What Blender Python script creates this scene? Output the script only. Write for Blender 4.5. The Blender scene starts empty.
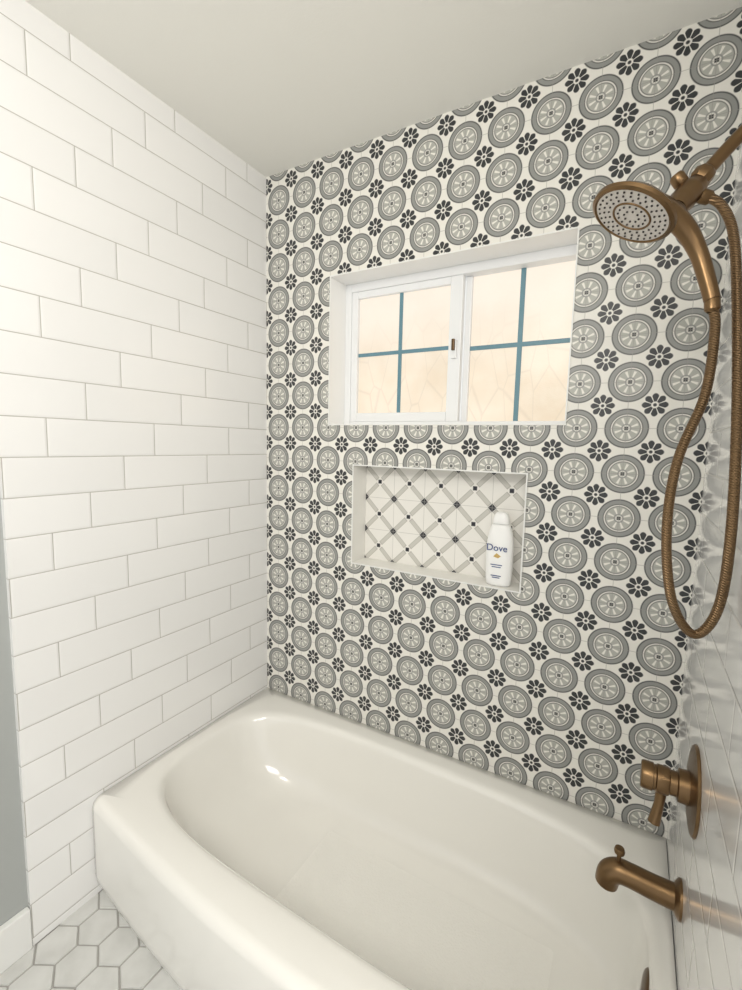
import bpy, bmesh, math, random
from mathutils import Vector, Matrix
scene=bpy.context.scene
try: scene.view_settings.view_transform='Standard'
except Exception: pass
W=1.4568; HC=2.3707; HT=.3107; YE=-.908; P=.1215; GX=1.277; GZ=2.274
WX1,WX2,WZ1,WZ2=.309,1.123,1.436,1.959
NX1,NX2,NZ1,NZ2,ND=.4205,1.0277,.9275,1.2873,.09
BT=.10

# ---------------------------------------------------------------- node DSL
class E:
    def __init__(s,nt,sock): s.nt=nt; s.s=sock
    def m(s,op,*a,clamp=False):
        n=s.nt.nodes.new('ShaderNodeMath'); n.operation=op; n.use_clamp=clamp
        for i,v in enumerate((s,)+a):
            if isinstance(v,E): s.nt.links.new(v.s,n.inputs[i])
            else: n.inputs[i].default_value=v
        return E(s.nt,n.outputs[0])
    def __add__(s,o): return s.m('ADD',o)
    __radd__=__add__
    def __mul__(s,o): return s.m('MULTIPLY',o)
    __rmul__=__mul__
    def __sub__(s,o): return s.m('SUBTRACT',o)
    def __rsub__(s,o): return (s*-1.0)+o
    def __truediv__(s,o): return s.m('DIVIDE',o)
    def abs(s): return s.m('ABSOLUTE')
    def floor(s): return s.m('FLOOR')
    def fract(s): return s-s.floor()
    def min(s,o): return s.m('MINIMUM',o)
    def max(s,o): return s.m('MAXIMUM',o)
    def cos(s): return s.m('COSINE')
def lt(a,b,w):      # smooth (a<b)
    return ((b-a)/w).m('ADD',.5,clamp=True)
def gt(a,b,w): return 1.0-lt(a,b,w)
def rad(u,v): return (u*u+v*v).m('SQRT')
def mat(name,color=(.8,.8,.8),rough=.5,metal=0,coat=0,**k):
    m=bpy.data.materials.new(name); m.use_nodes=True
    b=m.node_tree.nodes['Principled BSDF']
    b.inputs['Base Color'].default_value=(*color,1); b.inputs['Roughness'].default_value=rough
    b.inputs['Metallic'].default_value=metal
    if coat: b.inputs['Coat Weight'].default_value=coat; b.inputs['Coat Roughness'].default_value=.05
    return m
def bsdf(m): return m.node_tree.nodes['Principled BSDF']
def coords(m):
    nt=m.node_tree; t=nt.nodes.new('ShaderNodeTexCoord'); s=nt.nodes.new('ShaderNodeSeparateXYZ')
    nt.links.new(t.outputs['Object'],s.inputs[0]); return [E(nt,s.outputs[i]) for i in range(3)],t
def mix(nt,fac,a,b):
    n=nt.nodes.new('ShaderNodeMix'); n.data_type='RGBA'
    nt.links.new(fac.s,n.inputs[0])
    for i,v in ((6,a),(7,b)):
        if isinstance(v,tuple): n.inputs[i].default_value=(*v,1)
        else: nt.links.new(v,n.inputs[i])
    return n.outputs[2]
def bump(m,h,strength=.3,dist=.002):
    nt=m.node_tree; n=nt.nodes.new('ShaderNodeBump'); n.inputs['Strength'].default_value=strength; n.inputs['Distance'].default_value=dist
    nt.links.new(h.s if isinstance(h,E) else h,n.inputs['Height']); nt.links.new(n.outputs[0],bsdf(m).inputs['Normal'])
def noise(m,scale,detail=2,vec=None):
    nt=m.node_tree; n=nt.nodes.new('ShaderNodeTexNoise'); n.inputs['Scale'].default_value=scale; n.inputs['Detail'].default_value=detail
    t=nt.nodes.new('ShaderNodeTexCoord'); nt.links.new(t.outputs['Object'],n.inputs['Vector']); return E(nt,n.outputs[0])

# ---------------------------------------------------------------- materials
def subway(name,axis='y',base=(.84,.835,.825),grout=(.41,.39,.355),h=.0993,L=.302,z0=1.215,gw=.0022):
    m=mat(name,base,.13); nt=m.node_tree; (x,y,z),_=coords(m)
    bsdf(m).inputs['Coat Weight'].default_value=.6; bsdf(m).inputs['Coat Roughness'].default_value=.12
    a={'y':y,'x':x}[axis]
    k=((z-z0)/h); row=k.floor(); fz=k-row
    u=(a-row*(L/3))/L; fu=u-u.floor()
    dz=(fz.min(1.0-fz))*h; du=(fu.min(1.0-fu))*L
    d=dz.min(du)
    g=lt(d,gw/2,.0009)
    wn=nt.nodes.new('ShaderNodeTexWhiteNoise'); wn.noise_dimensions='2D'
    cb=nt.nodes.new('ShaderNodeCombineXYZ'); nt.links.new(u.floor().s,cb.inputs[0]); nt.links.new(row.s,cb.inputs[1]); nt.links.new(cb.outputs[0],wn.inputs[0])
    tone=mix(nt,E(nt,wn.outputs[0]),base,tuple(c*.96 for c in base))
    nt.links.new(mix(nt,g,tone,grout),bsdf(m).inputs['Base Color'])
    nt.links.new((g*.5+.12).s,bsdf(m).inputs['Roughness'])
    prof=(d/.005).m('MINIMUM',1.0)
    hgt=prof*1.0+noise(m,9,1)*.35
    bump(m,hgt,.55,.0018)
    return m
M_sub=subway('white_subway_tile','y')
M_sub_r=subway('white_subway_tile_right','y',grout=(.52,.50,.47))
M_rev=mat('white_reveal_tile',(.88,.88,.87),.25)
M_sill=mat('niche_reveal',(.82,.81,.77),.3)

def patterned():
    m=mat('patterned_cement_tile',(.8,.8,.8),.38); nt=m.node_tree; (x,y,z),_=coords(m)
    u=(x-GX)/P; v=(z-GZ)/P
    cu=u-(u+.5).floor(); cv=v-(v+.5).floor()
    r=rad(cu,cv); th=cv.m('ARCTAN2',cu)
    fu=u-u.floor()-.5; fv=v-v.floor()-.5
    r2=rad(fu,fv); th2=fv.m('ARCTAN2',fu)
    cream=(.80,.78,.725); gray=(.27,.275,.262); lgray=(.42,.42,.385); line=(.022,.024,.028); dark=(.010,.012,.016)
    w=.02
    c=mix(nt,lt(r,.430,w),cream,line)
    c=mix(nt,lt(r,.406,w),c,gray)
    c=mix(nt,lt(r,.318,w),c,line)
    c=mix(nt,lt(r,.302,w),c,cream)
    c=mix(nt,lt(r,.276,w),c,line)
    c=mix(nt,lt(r,.262,w),c,lgray)
    pet=lt((th*4.0).cos().abs(),.45,.2)*lt(r,.235,w)*gt(r,.085,w)
    c=mix(nt,pet,c,cream)
    c=mix(nt,lt(r,.10,w),c,gray)
    c=mix(nt,lt(r,.07,w),c,cream)
    c=mix(nt,lt(cu.abs().max(cv.abs()),.04,w),c,dark)
    lobes=(th2*4.0).cos().abs()
    fl=gt(lobes,.24,.22)*lt(r2,lobes*.065+.180,w)*gt(r2,.070,w)
    c=mix(nt,fl,c,dark)
    c=mix(nt,lt(r2,.036,w),c,dark)
    sd=cu.abs().min(cv.abs())*P
    s=lt(sd,.0009,.0008)*.55
    c=mix(nt,s,c,(.30,.29,.27))
    n=noise(m,60,3)
    c=mix(nt,n*.08,c,(.45,.45,.42))
    nt.links.new(c,bsdf(m).inputs['Base Color'])
    bump(m,(sd/.002).m('MINIMUM',1.0),.25,.001)
    return m
M_pat=patterned()
def nichepat():
    m=mat('niche_lattice_tile',(.8,.8,.8),.38); nt=m.node_tree; (x,y,z),_=coords(m)
    p=.1215
    u=(x-NX1)/p; v=(z-NZ2)/p
    fu=u-u.floor()-.5; fv=v-v.floor()-.5
    cream=(.80,.78,.735); beige=(.40,.385,.35); dark=(.018,.018,.026)
    diag=(fu.abs()-fv.abs()).abs(); s=fu.abs()+fv.abs()
    band=lt(diag,.095,.02)*gt(s,.15,.02)*lt(s,.86,.02)
    c=mix(nt,band,cream,beige)
    c=mix(nt,lt(diag,.075,.02)*gt(s,.18,.02)*lt(s,.83,.02),c,(.57,.555,.51))
    c=mix(nt,lt(fu.abs().max(fv.abs()),.06,.02),c,dark)
    c=mix(nt,gt(s,.88,.02),c,dark)
    sd=(.5-fu.abs().max(fv.abs()))*p
    c=mix(nt,lt(sd,.0009,.0008)*.6,c,(.4,.39,.36))
    nt.links.new(c,bsdf(m).inputs['Base Color'])
    return m
M_nic=nichepat()
def painted(name,col,r=.6,b=.08):
    m=mat(name,col,r); bump(m,noise(m,160,3),b,.001); return m
M_ceil=painted('ceiling_paint',(.88,.87,.82),.7,.25)
M_wallp=painted('grey_wall_paint',(.38,.395,.385),.55)
M_trim=mat('white_trim_paint',(.80,.80,.78),.35)
def tubm():
    m=mat('white_tub_enamel',(.83,.815,.77),.12,coat=.5); (x,y,z),_=coords(m); nt=m.node_tree
    area_=lt(z,.066,.004)*lt((x-.86).abs(),.36,.02)*lt((y+.385).abs(),.15,.02)
    v=nt.nodes.new('ShaderNodeTexVoronoi'); v.inputs['Scale'].default_value=170
    t=nt.nodes.new('ShaderNodeTexCoord'); nt.links.new(t.outputs['Object'],v.inputs['Vector'])
    bump(m,area_*E(nt,v.outputs['Distance']),.5,.002)
    nt.links.new((area_*.25+.12).s,bsdf(m).inputs['Roughness'])
    return m
M_tub=tubm()
M_vinyl=mat('white_vinyl',(.82,.83,.84),.35)
M_mull=mat('grille_bar',(.12,.25,.31),.4)
M_grout=painted('floor_grout',(.36,.35,.33),.8)
def floort():
    m=mat('marble_hexagon_tile',(.8,.8,.78),.3); nt=m.node_tree
    n=noise(m,14,6); nt.links.new(mix(nt,n,(.76,.76,.74),(.46,.46,.44)),bsdf(m).inputs['Base Color']); return m
M_floor=floort()
def metal(name,c,r):
    m=mat(name,c,r,1.0); nt=m.node_tree; n=noise(m,120,2)
    nt.links.new((n*.12+(r-.05)).s,bsdf(m).inputs['Roughness']); return m
M_brz=metal('brushed_bronze',(.195,.122,.062),.31)
M_brd=metal('dark_bronze',(.12,.078,.045),.35)
def hosem():
    m=metal('bronze_hose',(.205,.132,.072),.32); (x,y,z),_=coords(m)
    bump(m,((z+x*.4)*1500.0).cos(),.6,.001); return m
M_hose=hosem()
M_face=mat('spray_face',(.68,.64,.60),.3,.2)
M_noz=mat('nozzle_rubber',(.04,.035,.03),.5)
M_white=mat('white_plastic',(.88,.88,.87),.3)
M_blue=mat('label_blue',(.02,.05,.20),.4)
M_gold=mat('label_gold',(.55,.38,.12),.4)
def glass():
    m=bpy.data.materials.new('frosted_emissive_glass'); m.use_nodes=True; nt=m.node_tree
    b=nt.nodes['Principled BSDF']; b.inputs['Roughness'].default_value=.4
    (x,y,z),t=coords(m)
    n=noise(m,4.0,2); n2=noise(m,17,4); 
    f=((n-.36)*3.4).m('ADD',0.0,clamp=True)
    c=mix(nt,f,(1.0,.85,.66),(.84,.69,.50))
    f2=((n2-.42)*3.0).m('ADD',0.0,clamp=True)
    c=mix(nt,f2*.35,c,(1.0,.92,.76))
    top=((z-1.60)*4.0).m('ADD',0.0,clamp=True)
    c=mix(nt,top*.65,c,(1.0,.91,.80))
    # branch shadows painted as darker lines into the pane's glow colour
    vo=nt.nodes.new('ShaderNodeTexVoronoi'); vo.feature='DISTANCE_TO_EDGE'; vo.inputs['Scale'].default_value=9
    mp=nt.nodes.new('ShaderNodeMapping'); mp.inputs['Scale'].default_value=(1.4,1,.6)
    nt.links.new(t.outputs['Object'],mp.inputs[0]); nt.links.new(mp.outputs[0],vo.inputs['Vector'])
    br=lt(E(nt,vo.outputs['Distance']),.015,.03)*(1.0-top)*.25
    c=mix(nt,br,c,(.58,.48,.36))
    nt.links.new(c,b.inputs['Emission Color'])
    b.inputs['Base Color'].default_value=(.04,.04,.04,1)
    b.inputs['Emission Strength'].default_value=.96  # pane emits its own glow, standing in for daylight behind it
    v=nt.nodes.new('ShaderNodeTexVoronoi'); v.inputs['Scale'].default_value=220; nt.links.new(t.outputs['Object'],v.inputs['Vector'])
    bump(m,E(nt,v.outputs['Distance']),.4,.001)
    return m
M_glass=glass()

# ---------------------------------------------------------------- mesh helpers
def link(o): bpy.context.collection.objects.link(o); return o
def mesh(name,verts,faces,mats,fm=None,smooth=False,parent=None):
    me=bpy.data.meshes.new(name); me.from_pydata([tuple(v) for v in verts],[],faces)
    for m in (mats if isinstance(mats,(list,tuple)) else [mats]): me.materials.append(m)
    if fm:
        for p,i in zip(me.polygons,fm): p.material_index=i
    if smooth:
        for p in me.polygons: p.use_smooth=True
    me.update(); o=link(bpy.data.objects.new(name,me))
    if parent: o.parent=parent
    return o
def empty(name,loc=(0,0,0)):
    o=link(bpy.data.objects.new(name,None)); o.empty_display_size=.05; return o
def box(name,a,b,m,parent=None,bev=0):
    bm=bmesh.new(); bmesh.ops.create_cube(bm,size=1)
    for v in bm.verts: v.co=Vector([(a[i]+b[i])/2+v.co[i]*(b[i]-a[i]) for i in range(3)])
    if bev: bmesh.ops.bevel(bm,geom=bm.edges[:],offset=bev,segments=2,affect='EDGES',profile=.6)
    me=bpy.data.meshes.new(name); bm.to_mesh(me); bm.free(); me.materials.append(m)
    o=link(bpy.data.objects.new(name,me))
    if parent: o.parent=parent
    return o
def frame_mat(n,up=Vector((0,0,1))):
    n=Vector(n).normalized(); x=up.cross(n)
    if x.length<1e-4: x=Vector((1,0,0)).cross(n)
    x.normalize(); y=n.cross(x); return x,y,n
def lathe(name,prof,origin,axis,m,seg=48,parent=None,fm=None):
    x,y,n=frame_mat(axis); o=Vector(origin); V=[];Fc=[]
    for (r,h) in prof:
        for i in range(seg):
            a=2*math.pi*i/seg; V.append(o+n*h+(x*math.cos(a)+y*math.sin(a))*r)
    for j in range(len(prof)-1):
        for i in range(seg):
            k=(i+1)%seg; Fc.append((j*seg+i,j*seg+k,(j+1)*seg+k,(j+1)*seg+i))
    mi=None
    if fm: mi=[fm[j] for j in range(len(prof)-1) for i in range(seg)]
    ob=mesh(name,V,Fc,m,mi,True,parent)
    md=ob.modifiers.new('es','EDGE_SPLIT'); md.split_angle=math.radians(40)
    return ob
def tube(name,pts,rads,m,seg=20,parent=None,cap=True,sub=6):
    pts=[Vector(p) for p in pts]; 
    if not isinstance(rads,(list,tuple)): rads=[rads]*len(pts)
    Q=[];Rr=[]
    n=len(pts)
    for i in range(n-1):
        p0=pts[max(i-1,0)];p1=pts[i];p2=pts[i+1];p3=pts[min(i+2,n-1)]
        for s in range(sub):
            t=s/sub
            Q.append(.5*((2*p1)+(-p0+p2)*t+(2*p0-5*p1+4*p2-p3)*t*t+(-p0+3*p1-3*p2+p3)*t**3)); Rr.append(rads[i]*(1-t)+rads[i+1]*t)
    Q.append(pts[-1]);Rr.append(rads[-1])
    V=[];Fc=[]; T=(Q[1]-Q[0]).normalized(); x,y,_=frame_mat(T)
    for i,q in enumerate(Q):
        T=(Q[min(i+1,len(Q)-1)]-Q[max(i-1,0)]).normalized()
        x=(x-T*x.dot(T)).normalized(); y=T.cross(x)
        for k in range(seg):
            a=2*math.pi*k/seg; V.append(q+(x*math.cos(a)+y*math.sin(a))*Rr[i])
    for j in range(len(Q)-1):
        for i in range(seg):
            k=(i+1)%seg; Fc.append((j*seg+i,j*seg+k,(j+1)*seg+k,(j+1)*seg+i))
    if cap: Fc.append(tuple(range(seg))[::-1]); Fc.append(tuple((len(Q)-1)*seg+i for i in range(seg)))
    ob=mesh(name,V,Fc,m,None,True,parent)
    md=ob.modifiers.new('es','EDGE_SPLIT'); md.split_angle=math.radians(50)
    return ob

# ---------------------------------------------------------------- room shell
def backwall():
    xs=[-.12,WX1,NX1,NX2,WX2,W+.12]; zs=[0,NZ1,NZ2,WZ1,WZ2,HC+.02]
    V=[];Fc=[];fm=[]
    def q(a,b,c,d,m):
        i=len(V); V.extend([a,b,c,d]); Fc.append((i,i+1,i+2,i+3)); fm.append(m)
    for i in range(5):
        for j in range(5):
            xa,xb,za,zb=xs[i],xs[i+1],zs[j],zs[j+1]
            win=(xa>=WX1 and xb<=WX2 and za>=WZ1 and zb<=WZ2)
            nic=(xa>=NX1 and xb<=NX2 and za>=NZ1 and zb<=NZ2)
            if not win and not nic: q((xa,0,za),(xb,0,za),(xb,0,zb),(xa,0,zb),0)
            if not win: q((xb,BT,za),(xa,BT,za),(xa,BT,zb),(xb,BT,zb),1)
    def reveal(x1,x2,z1,z2,d,m):
        q((x1,0,z1),(x1,0,z2),(x1,d,z2),(x1,d,z1),m); q((x2,0,z1),(x2,d,z1),(x2,d,z2),(x2,0,z2),m)
        q((x1,0,z1),(x1,d,z1),(x2,d,z1),(x2,0,z1),m); q((x1,0,z2),(x2,0,z2),(x2,d,z2),(x1,d,z2),m)
    reveal(WX1,WX2,WZ1,WZ2,BT,1); reveal(NX1,NX2,NZ1,NZ2,ND,2)
    q((NX1,ND,NZ1),(NX2,ND,NZ1),(NX2,ND,NZ2),(NX1,ND,NZ2),3)
    zt=HC+.02
    q((-.12,0,0),(-.12,0,zt),(-.12,BT,zt),(-.12,BT,0),1); q((W+.12,0,0),(W+.12,BT,0),(W+.12,BT,zt),(W+.12,0,zt),1)
    q((-.12,0,zt),(W+.12,0,zt),(W+.12,BT,zt),(-.12,BT,zt),1)
    return mesh('wall_back',V,Fc,[M_pat,M_rev,M_sill,M_nic],fm)
backwall()
box('wall_left',(-.12,YE,0),(0,0,HC),M_sub)
box('wall_left_painted',(-.12,-2.6,0),(-.012,YE,HC),M_wallp)
box('wall_right',(W,-1.15,0),(W+.12,0,HC),M_sub_r)
box('ceiling',(-.12,-2.6,HC),(W+.9,0,HC+.1),M_ceil)
box('baseboard_left',(-.012,-2.6,0),(.006,YE-.002,.118),M_trim,bev=.004)
def trimframe(name,x1,x2,z1,z2,w,m,y0=-.003,y1=.0):
    V=[];Fc=[]
    for y in (y0,y1):
        for (X,Z) in ((x1-w,z1-w),(x2+w,z1-w),(x2+w,z2+w),(x1-w,z2+w),(x1,z1),(x2,z1),(x2,z2),(x1,z2)): V.append((X,y,Z))
    for i in range(4):
        j=(i+1)%4
        Fc.append((i,j,4+j,4+i)); Fc.append((8+i,12+i,12+j,8+j)); Fc.append((i,8+i,8+j,j)); Fc.append((4+i,4+j,12+j,12+i))
    return mesh(name,V,Fc,m)
trimframe('trim_1',WX1,WX2,WZ1,WZ2,.004,M_trim)
trimframe('trim_2',NX1,NX2,NZ1,NZ2,.004,M_trim)

def floor():
    bm=bmesh.new()
    def addbox(a,b,mi):
        g=bmesh.ops.create_cube(bm,size=1)['verts']
        for v in g: v.co=Vector([(a[i]+b[i])/2+v.co[i]*(b[i]-a[i]) for i in range(3)])
        for v in g:
            for f in v.link_faces: f.material_index=mi
    addbox((-.12,-2.6,-.1),(W+.9,.0,-.003),0)
    R=.056; dx=R*math.sqrt(3); dy=R*1.5; g=.0022
    j=0; y=-2.3
    while y<-.68:
        x=-.0+(dx/2 if j%2 else 0)
        while x<W+.3:
            c=[]
            for k in range(6):
                a=math.pi/6+k*math.pi/3; c.append((x+(R-g)*math.cos(a),y+(R-g)*math.sin(a)))
            top=[bm.verts.new((max(px,-.011),py,0.0)) for px,py in [(x+(q[0]-x)*.965,y+(q[1]-y)*.965) for q in c]]
            bot=[bm.verts.new((max(px,-.011),py,-.0035)) for px,py in c]
            f=bm.faces.new(top); f.material_index=1
            for k in range(6):
                f=bm.faces.new((bot[k],bot[(k+1)%6],top[(k+1)%6],top[k])); f.material_index=1
            x+=dx
        y+=dy; j+=1
    me=bpy.data.meshes.new('floor'); bm.to_mesh(me); bm.free(); me.materials.append(M_grout); me.materials.append(M_floor)
    return link(bpy.data.objects.new('floor',me))
floor()

# ---------------------------------------------------------------- bathtub
def tub():
    N=200; x0,x1=.0015,W-.0015
    fr=lambda x:-.741-.056*math.sin(math.pi*min(max(x/W,0),1))
    def sup(cx,cy,a,b,n,th):
        c,s=math.cos(th),math.sin(th)
        return (cx+a*math.copysign(abs(c)**(2/n),c),cy+b*math.copysign(abs(s)**(2/n),s))
    top=(.060,1.415,-.675,-.085,3.6); botm=(.38,1.345,-.590,-.175,3.2)
    def ring(g,gl=None):
        xl=top[0]+(botm[0]-top[0])*g; xr=top[1]+(botm[1]-top[1])*g
        yf=top[2]+(botm[2]-top[2])*g; yb=top[3]+(botm[3]-top[3])*g; n=top[4]+(botm[4]-top[4])*g
        return [sup((xl+xr)/2,(yf+yb)/2,(xr-xl)/2,(yb-yf)/2,n,2*math.pi*i/N) for i in range(N)]
    r0=ring(0)
    cx,cy=(top[0]+top[1])/2,(top[2]+top[3])/2
    outer=[]
    for (px,py) in r0:
        dx,dy=px-cx,py-cy; lo,hi=0,6
        for _ in range(50):
            t=(lo+hi)/2; X,Y=cx+dx*t,cy+dy*t
            if x0<=X<=x1 and fr(X)<=Y<=-.0015: lo=t
            else: hi=t
        outer.append((cx+dx*lo,cy+dy*lo))
    for c in ((x0,-.0015),(x1,-.0015),(x0,fr(x0)),(x1,fr(x1))):
        i=min(range(N),key=lambda k:(outer[k][0]-c[0])**2+(outer[k][1]-c[1])**2); outer[i]=c
    V=[];rings=[]
    def add(pts,z):
        s=len(V); 
        for i,p in enumerate(pts): V.append((p[0],p[1],z))
        rings.append(s)
    def outs(e): return [(p[0],max(p[1],fr(p[0])+e)) for p in outer]
    def lerp(t): return [(a[0]*(1-t)+b[0]*t,a[1]*(1-t)+b[1]*t) for a,b in zip(outs(.03),r0)]
    add(outs(.02),0.0); add(outs(.006),.03); add(outs(0),.07)
    add(outs(0),.20); add(outs(0),HT-.030)
    for a in (15,30,45,60,75): add(outs(.030*(1-math.cos(math.radians(a)))),HT-.030+.030*math.sin(math.radians(a)))
    add(outs(.03),HT); add(lerp(.35),HT+.0005)
    def inset(e): 
        return [(p[0]+e*(-1 if p[0]>cx else 1)*min(1,abs(p[0]-cx)/.4),p[1]+e*(-1 if p[1]>cy else 1)*min(1,abs(p[1]-cy)/.15)) for p in r0]
    add(inset(-.026),HT); add(inset(-.016),HT-.0015); add(inset(-.008),HT-.005); add(inset(-.002),HT-.012); add(inset(.002),HT-.022)
    zb=.060; zt=HT-.022
    prof=[(.04,.10),(.09,.25),(.15,.42),(.22,.58),(.30,.72),(.40,.83),(.52,.915),(.66,.965),(.82,.99),(1.0,1.0)]
    for g,d in prof: add(ring(g),zt-(zt-zb)*d)
    base=ring(1.0); bc=((botm[0]+botm[1])/2,(botm[2]+botm[3])/2)
    for k in (.7,.35): add([(bc[0]+(p[0]-bc[0])*k,bc[1]+(p[1]-bc[1])*k) for p in base],zb-.003)
    Fc=[]
    for a,b in zip(rings,rings[1:]):
        for i in range(N):
            k=(i+1)%N; Fc.append((a+i,a+k,b+k,b+i))
    Fc.append(tuple(rings[-1]+i for i in range(N)))
    o=mesh('bathtub',V,Fc,M_tub,None,True)
    bm=bmesh.new(); bm.from_mesh(o.data); bmesh.ops.remove_doubles(bm,verts=bm.verts[:],dist=.00005); bmesh.ops.recalc_face_normals(bm,faces=bm.faces[:]); bm.to_mesh(o.data); bm.free()
    return o
tub()

# ---------------------------------------------------------------- window
win=empty('window_1')
wy=BT+.0005
bx=lambda n,a,b,m,bev=.003: box(n,a,b,m,win,bev)
fx1,fx2,fz1,fz2=.300,1.175,1.425,1.965
bx('frame_left',(fx1-.01,wy,fz1),(.333,wy+.07,fz2),M_vinyl)
bx('frame_right',(1.150,wy,fz1),(fx2+.01,wy+.07,fz2),M_vinyl)
bx('frame_top',(.333,wy,1.930),(1.150,wy+.07,fz2),M_vinyl)
bx('frame_bottom',(.333,wy,fz1),(1.150,wy+.07,1.450),M_vinyl)
sx1,sx2,gx1,gx2,gz1,gz2=.333,.768,.360,.724,1.483,1.905
bx('sash_left',(sx1,wy+.004,1.450),(gx1,wy+.030,1.930),M_vinyl)
bx('sash_right',(gx2,wy+.004,1.450),(sx2,wy+.030,1.930),M_vinyl)
bx('sash_top',(gx1,wy+.004,gz2),(gx2,wy+.030,1.930),M_vinyl)
bx('sash_bottom',(gx1,wy+.004,1.450),(gx2,wy+.030,gz1),M_vinyl)
bx('sash_pane',(gx1,wy+.018,gz1),(gx2,wy+.022,gz2),M_glass,0)
bx('sash_grille_vertical',(.530,wy+.012,gz1),(.543,wy+.0175,gz2),M_mull,.001)
bx('sash_grille_horizontal',(gx1,wy+.0121,1.693),(gx2,wy+.0174,1.706),M_mull,.001)
bx('fixed_stile',(.768,wy+.032,1.450),(.790,wy+.06,1.930),M_vinyl)
bx('fixed_pane',(.79,wy+.045,1.450),(1.150,wy+.049,1.930),M_glass,0)
bx('fixed_grille_vertical',(.946,wy+.038,1.450),(.961,wy+.0445,1.930),M_mull,.001)
bx('fixed_grille_horizontal',(.79,wy+.0381,1.689),(1.150,wy+.0444,1.703),M_mull,.001)
bx('latch_base',(.738,wy-.006,1.66),(.756,wy+.005,1.72),M_vinyl,.003)
bx('latch_lever',(.742,wy-.016,1.685),(.752,wy-.005,1.722),M_brd,.002)

# ---------------------------------------------------------------- body wash bottle
def bottle():
    e=empty('body_wash_bottle'); cx,cy,z0=.953,.036,NZ1+.0005; K=1.09
    secs=[(0,.034,.019),(.004,.0385,.022),(.02,.041,.024),(.06,.0425,.0245),(.10,.0425,.0245),(.13,.041,.0235),(.155,.037,.0215),(.172,.031,.0195),(.180,.027,.0175)]
    def loft(name,secs,m,n=2.5,N=40):
        V=[];Fc=[]
        for z,a,b in secs:
            for i in range(N):
                t=2*math.pi*i/N;c,s=math.cos(t),math.sin(t)
                V.append((cx+a*math.copysign(abs(c)**(2/n),c),cy+b*math.copysign(abs(s)**(2/n),s),z0+z*K))
        for j in range(len(secs)-1):
            for i in range(N):
                k=(i+1)%N;Fc.append((j*N+i,j*N+k,(j+1)*N+k,(j+1)*N+i))
        Fc.append(tuple(range(N))[::-1]);Fc.append(tuple((len(secs)-1)*N+i for i in range(N)))
        return mesh(name,V,Fc,m,None,True,e)
    loft('bottle_body',secs,M_white)
    loft('bottle_cap',[(.181,.0255,.0165),(.183,.0265,.018),(.198,.0245,.0168),(.208,.0205,.0145),(.214,.016,.0115),(.216,.009,.007)],M_white)
    tc=bpy.data.curves.new('label_text','FONT'); tc.body='Dove'; tc.size=.030; tc.align_x='CENTER'; tc.extrude=.0004
    tc.materials.append(M_blue)
    t=link(bpy.data.objects.new('label_text',tc)); t.location=(cx-.004,cy-.0256,z0+.114); t.rotation_euler=(math.pi/2,0,0); t.parent=e
    y=cy-.0252
    V=[(cx-.004,y,z0+.107),(cx+.010,y,z0+.098),(cx+.001,y,z0+.091),(cx-.014,y,z0+.095)]
    mesh('label_mark',V,[(0,1,2,3)],M_gold,None,False,e)
    for i,(w,z) in enumerate(((.018,.068),(.014,.061),(.016,.033),(.012,.027))):
        box('label_line_%d'%(i+1),(cx-.003-w,cy-.0256,z0+z),(cx-.003+w,cy-.0242,z0+z+.0025),M_blue,e)
    return e
bottle()

# ---------------------------------------------------------------- shower head set
sh=empty('shower_head')
lathe('wall_flange',[(0,.0),(.030,0),(.030,.004),(.024,.010),(.012,.014),(.011,.018)],(W+.002,-.355,1.938),(-1,0,0),M_brz,parent=sh)
tube('shower_arm',[(W-.002,-.355,1.938),(1.435,-.357,1.925),(1.40,-.368,1.885),(1.368,-.382,1.842)],.0115,M_brz,parent=sh)
br=Vector((1.353,-.394,1.818))
lathe('arm_nut',[(0,0),(.016,0),(.018,.004),(.018,.018),(.015,.022),(0,.022)],br+Vector((.011,.008,.018)),(.5,.25,.8),M_brz,seg=8,parent=sh)
tube('diverter_body',[br+Vector((.012,.010,.014)),br,br+Vector((-.012,-.014,-.020)),br+Vector((-.020,-.03,-.038))],[.017,.022,.021,.016],M_brz,parent=sh)
lathe('diverter_knob',[(0,0),(.010,0),(.012,.004),(.012,.018),(.009,.022),(0,.022)],br+Vector((-.012,-.004,.012)),(-.55,-.2,.8),M_brz,parent=sh)
lathe('hose_connector',[(0,0),(.011,0),(.012,.004),(.0115,.024),(.008,.028)],br+Vector((.008,.004,-.004)),(.85,.2,-.35),M_brz,parent=sh)
hc=Vector((1.273,-.519,1.747)); hn=Vector((-.42,-.22,-.88)).normalized()
lathe('head_disc',[(0,-.034),(.018,-.033),(.034,-.026),(.050,-.016),(.060,-.008),(.0665,-.002),(.066,.004),(.061,.007),(.0595,.005),(.058,.005),(.0,.005)],hc,hn,[M_brz,M_face],parent=sh,fm=[0]*9+[1])
def nozzles():
    x,y,n=frame_mat(hn); bm=bmesh.new()
    for rr,cnt in ((.012,8),(.022,14),(.037,20),(.045,24),(.053,30)):
        for i in range(cnt):
            a=2*math.pi*i/cnt+rr*30
            p=hc+n*.0055+(x*math.cos(a)+y*math.sin(a))*rr
            g=bmesh.ops.create_icosphere(bm,subdivisions=1,radius=.0020)['verts']
            for v in g: v.co=v.co+p
    me=bpy.data.meshes.new('nozzles'); bm.to_mesh(me); bm.free(); me.materials.append(M_noz)
    o=link(bpy.data.objects.new('nozzles',me)); o.parent=sh
nozzles()
lathe('face_ring',[(.0275,.0048),(.0285,.0065),(.0305,.0065),(.0315,.0048)],hc,hn,M_brz,parent=sh)
tube('handle',[hc-hn*.018+Vector((.012,.012,0)),(1.316,-.468,1.765),(1.348,-.447,1.738),(1.372,-.440,1.695),(1.390,-.441,1.640),(1.396,-.442,1.618)],[.020,.019,.0165,.0135,.0125,.012],M_brz,parent=sh)
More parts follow.
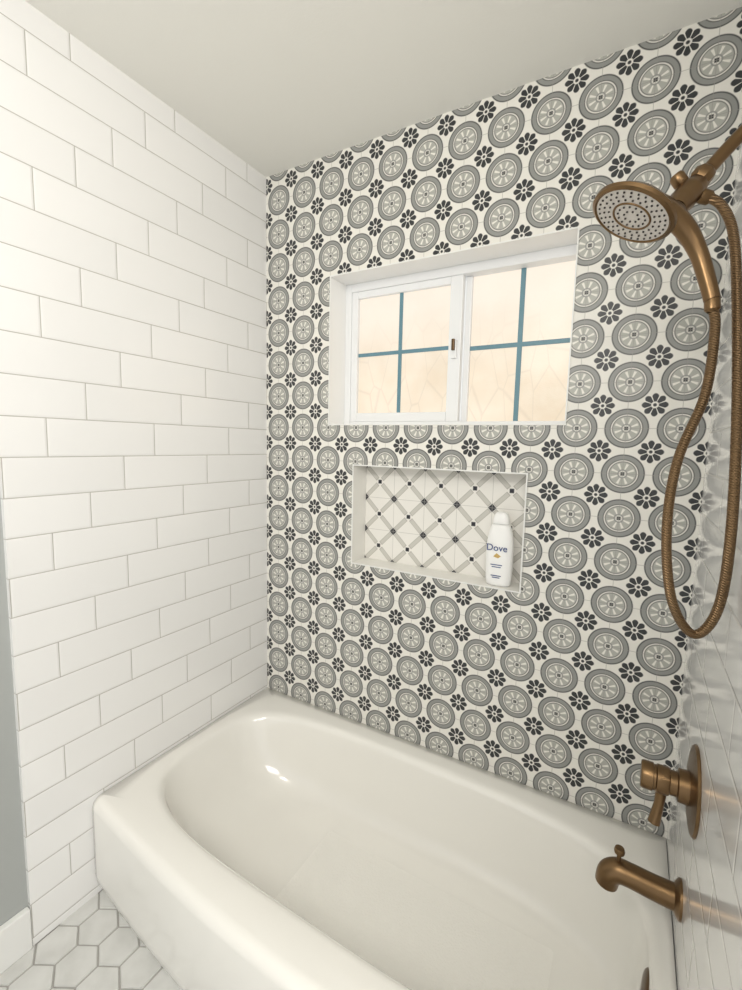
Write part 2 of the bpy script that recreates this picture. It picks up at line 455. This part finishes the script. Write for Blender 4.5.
lathe('dock_collar',[(0,0),(.017,0),(.020,.004),(.020,.014),(.016,.018),(0,.018)],Vector((1.331,-.432,1.776)),(-.3,-.5,-.7),M_brz,parent=sh)
lathe('hose_nut',[(0,0),(.010,0),(.0115,.003),(.0115,.018),(.008,.022)],(1.396,-.442,1.620),(.1,0,-1),M_brz,parent=sh)
tube('hose',[(1.398,-.442,1.605),(1.404,-.444,1.568),(1.398,-.461,1.461),(1.367,-.493,1.352),(1.360,-.512,1.236),(1.376,-.518,1.121),(1.412,-.504,1.065),(1.440,-.503,1.113),(1.4435,-.520,1.2356),(1.4397,-.489,1.418),(1.432,-.421,1.6185),(1.421,-.392,1.735),(1.402,-.387,1.786),(1.380,-.389,1.806)],.0076,M_hose,parent=sh,sub=10,seg=14)

# valve
va=empty('shower_valve'); vc=Vector((W+.0015,-.36,.703))
lathe('escutcheon',[(0,0),(.083,0),(.084,.003),(.081,.007),(.060,.011),(.030,.013),(0,.013)],vc,(-1,0,0),M_brz,parent=va,seg=64)
lathe('hub',[(.032,.010),(.031,.030),(.0235,.032),(.0235,.044),(.026,.045),(.027,.048),(.027,.066),(.0245,.068),(.0245,.072),(.027,.073),(.027,.090),(.025,.094),(0,.095)],vc,(-1,0,0),M_brz,parent=va)
tube('lever',[vc+Vector((-.056,0,-.015)),vc+Vector((-.058,-.003,-.05)),vc+Vector((-.064,-.008,-.092))],[.011,.009,.0115],M_brz,parent=va)
# spout
sp=empty('tub_spout'); sc=Vector((W+.0015,-.335,.438))
lathe('spout_flange',[(0,0),(.038,0),(.038,.006),(.030,.012),(.024,.015)],sc,(-1,0,0),M_brz,parent=sp)
tube('spout_body',[sc+Vector((-.004,0,0)),sc+Vector((-.05,0,.002)),sc+Vector((-.095,0,.006)),sc+Vector((-.118,0,.005)),sc+Vector((-.133,0,-.008)),sc+Vector((-.138,0,-.033))],[.026,.0245,.024,.0245,.0245,.023],M_brz,parent=sp,seg=28)
lathe('diverter_pull',[(.0045,0),(.0045,.020),(.010,.022),(.011,.028),(.009,.034),(0,.035)],sc+Vector((-.118,0,.026)),(0,0,1),M_brz,parent=sp)
ov=lathe('overflow_plate',[(0,0),(.036,0),(.036,.004),(.032,.008),(.010,.010),(0,.010)],(1.413,-.375,.240),(-.97,0,.16),M_brd)

# ---------------------------------------------------------------- lights
w=bpy.data.worlds.new('world'); scene.world=w; w.use_nodes=True
w.node_tree.nodes['Background'].inputs[0].default_value=(.98,.98,.97,1); w.node_tree.nodes['Background'].inputs[1].default_value=1.04
def area(name,loc,target,sx,sy,power,col):
    l=bpy.data.lights.new(name,'AREA'); l.shape='RECTANGLE'; l.size=sx; l.size_y=sy; l.energy=power; l.color=col
    o=link(bpy.data.objects.new(name,l)); o.location=loc
    o.rotation_euler=(Vector(target)-Vector(loc)).to_track_quat('-Z','Y').to_euler(); return o
area('vanity_light',(1.9,-2.2,2.1),(.4,-.2,1.0),1.0,.5,22,(1,.965,.90))
l=bpy.data.lights.new('ceiling_fill','POINT'); l.energy=20; l.shadow_soft_size=.12; l.color=(1,.96,.89)  # unseen point light added to brighten the ceiling, no fixture modelled
o=link(bpy.data.objects.new('ceiling_fill',l)); o.location=(.9,-1.75,1.98)
# ---------------------------------------------------------------- camera
yaw,pitch,roll,f=0.5240,-0.1116,0.0232,457.4253
F=Vector((-math.sin(yaw)*math.cos(pitch),math.cos(yaw)*math.cos(pitch),math.sin(pitch)))
R=Vector((math.cos(yaw),math.sin(yaw),0)); U=R.cross(F)
R2=R*math.cos(roll)+U*math.sin(roll); U2=-R*math.sin(roll)+U*math.cos(roll)
cd=bpy.data.cameras.new('camera'); co=link(bpy.data.objects.new('camera',cd))
M=Matrix((R2,U2,-F)).transposed().to_4x4(); M.translation=Vector((1.3088,-1.4081,1.3673)); co.matrix_world=M
cd.sensor_fit='HORIZONTAL'; cd.sensor_width=36; cd.lens=36*f/742; cd.clip_start=.02
scene.camera=co
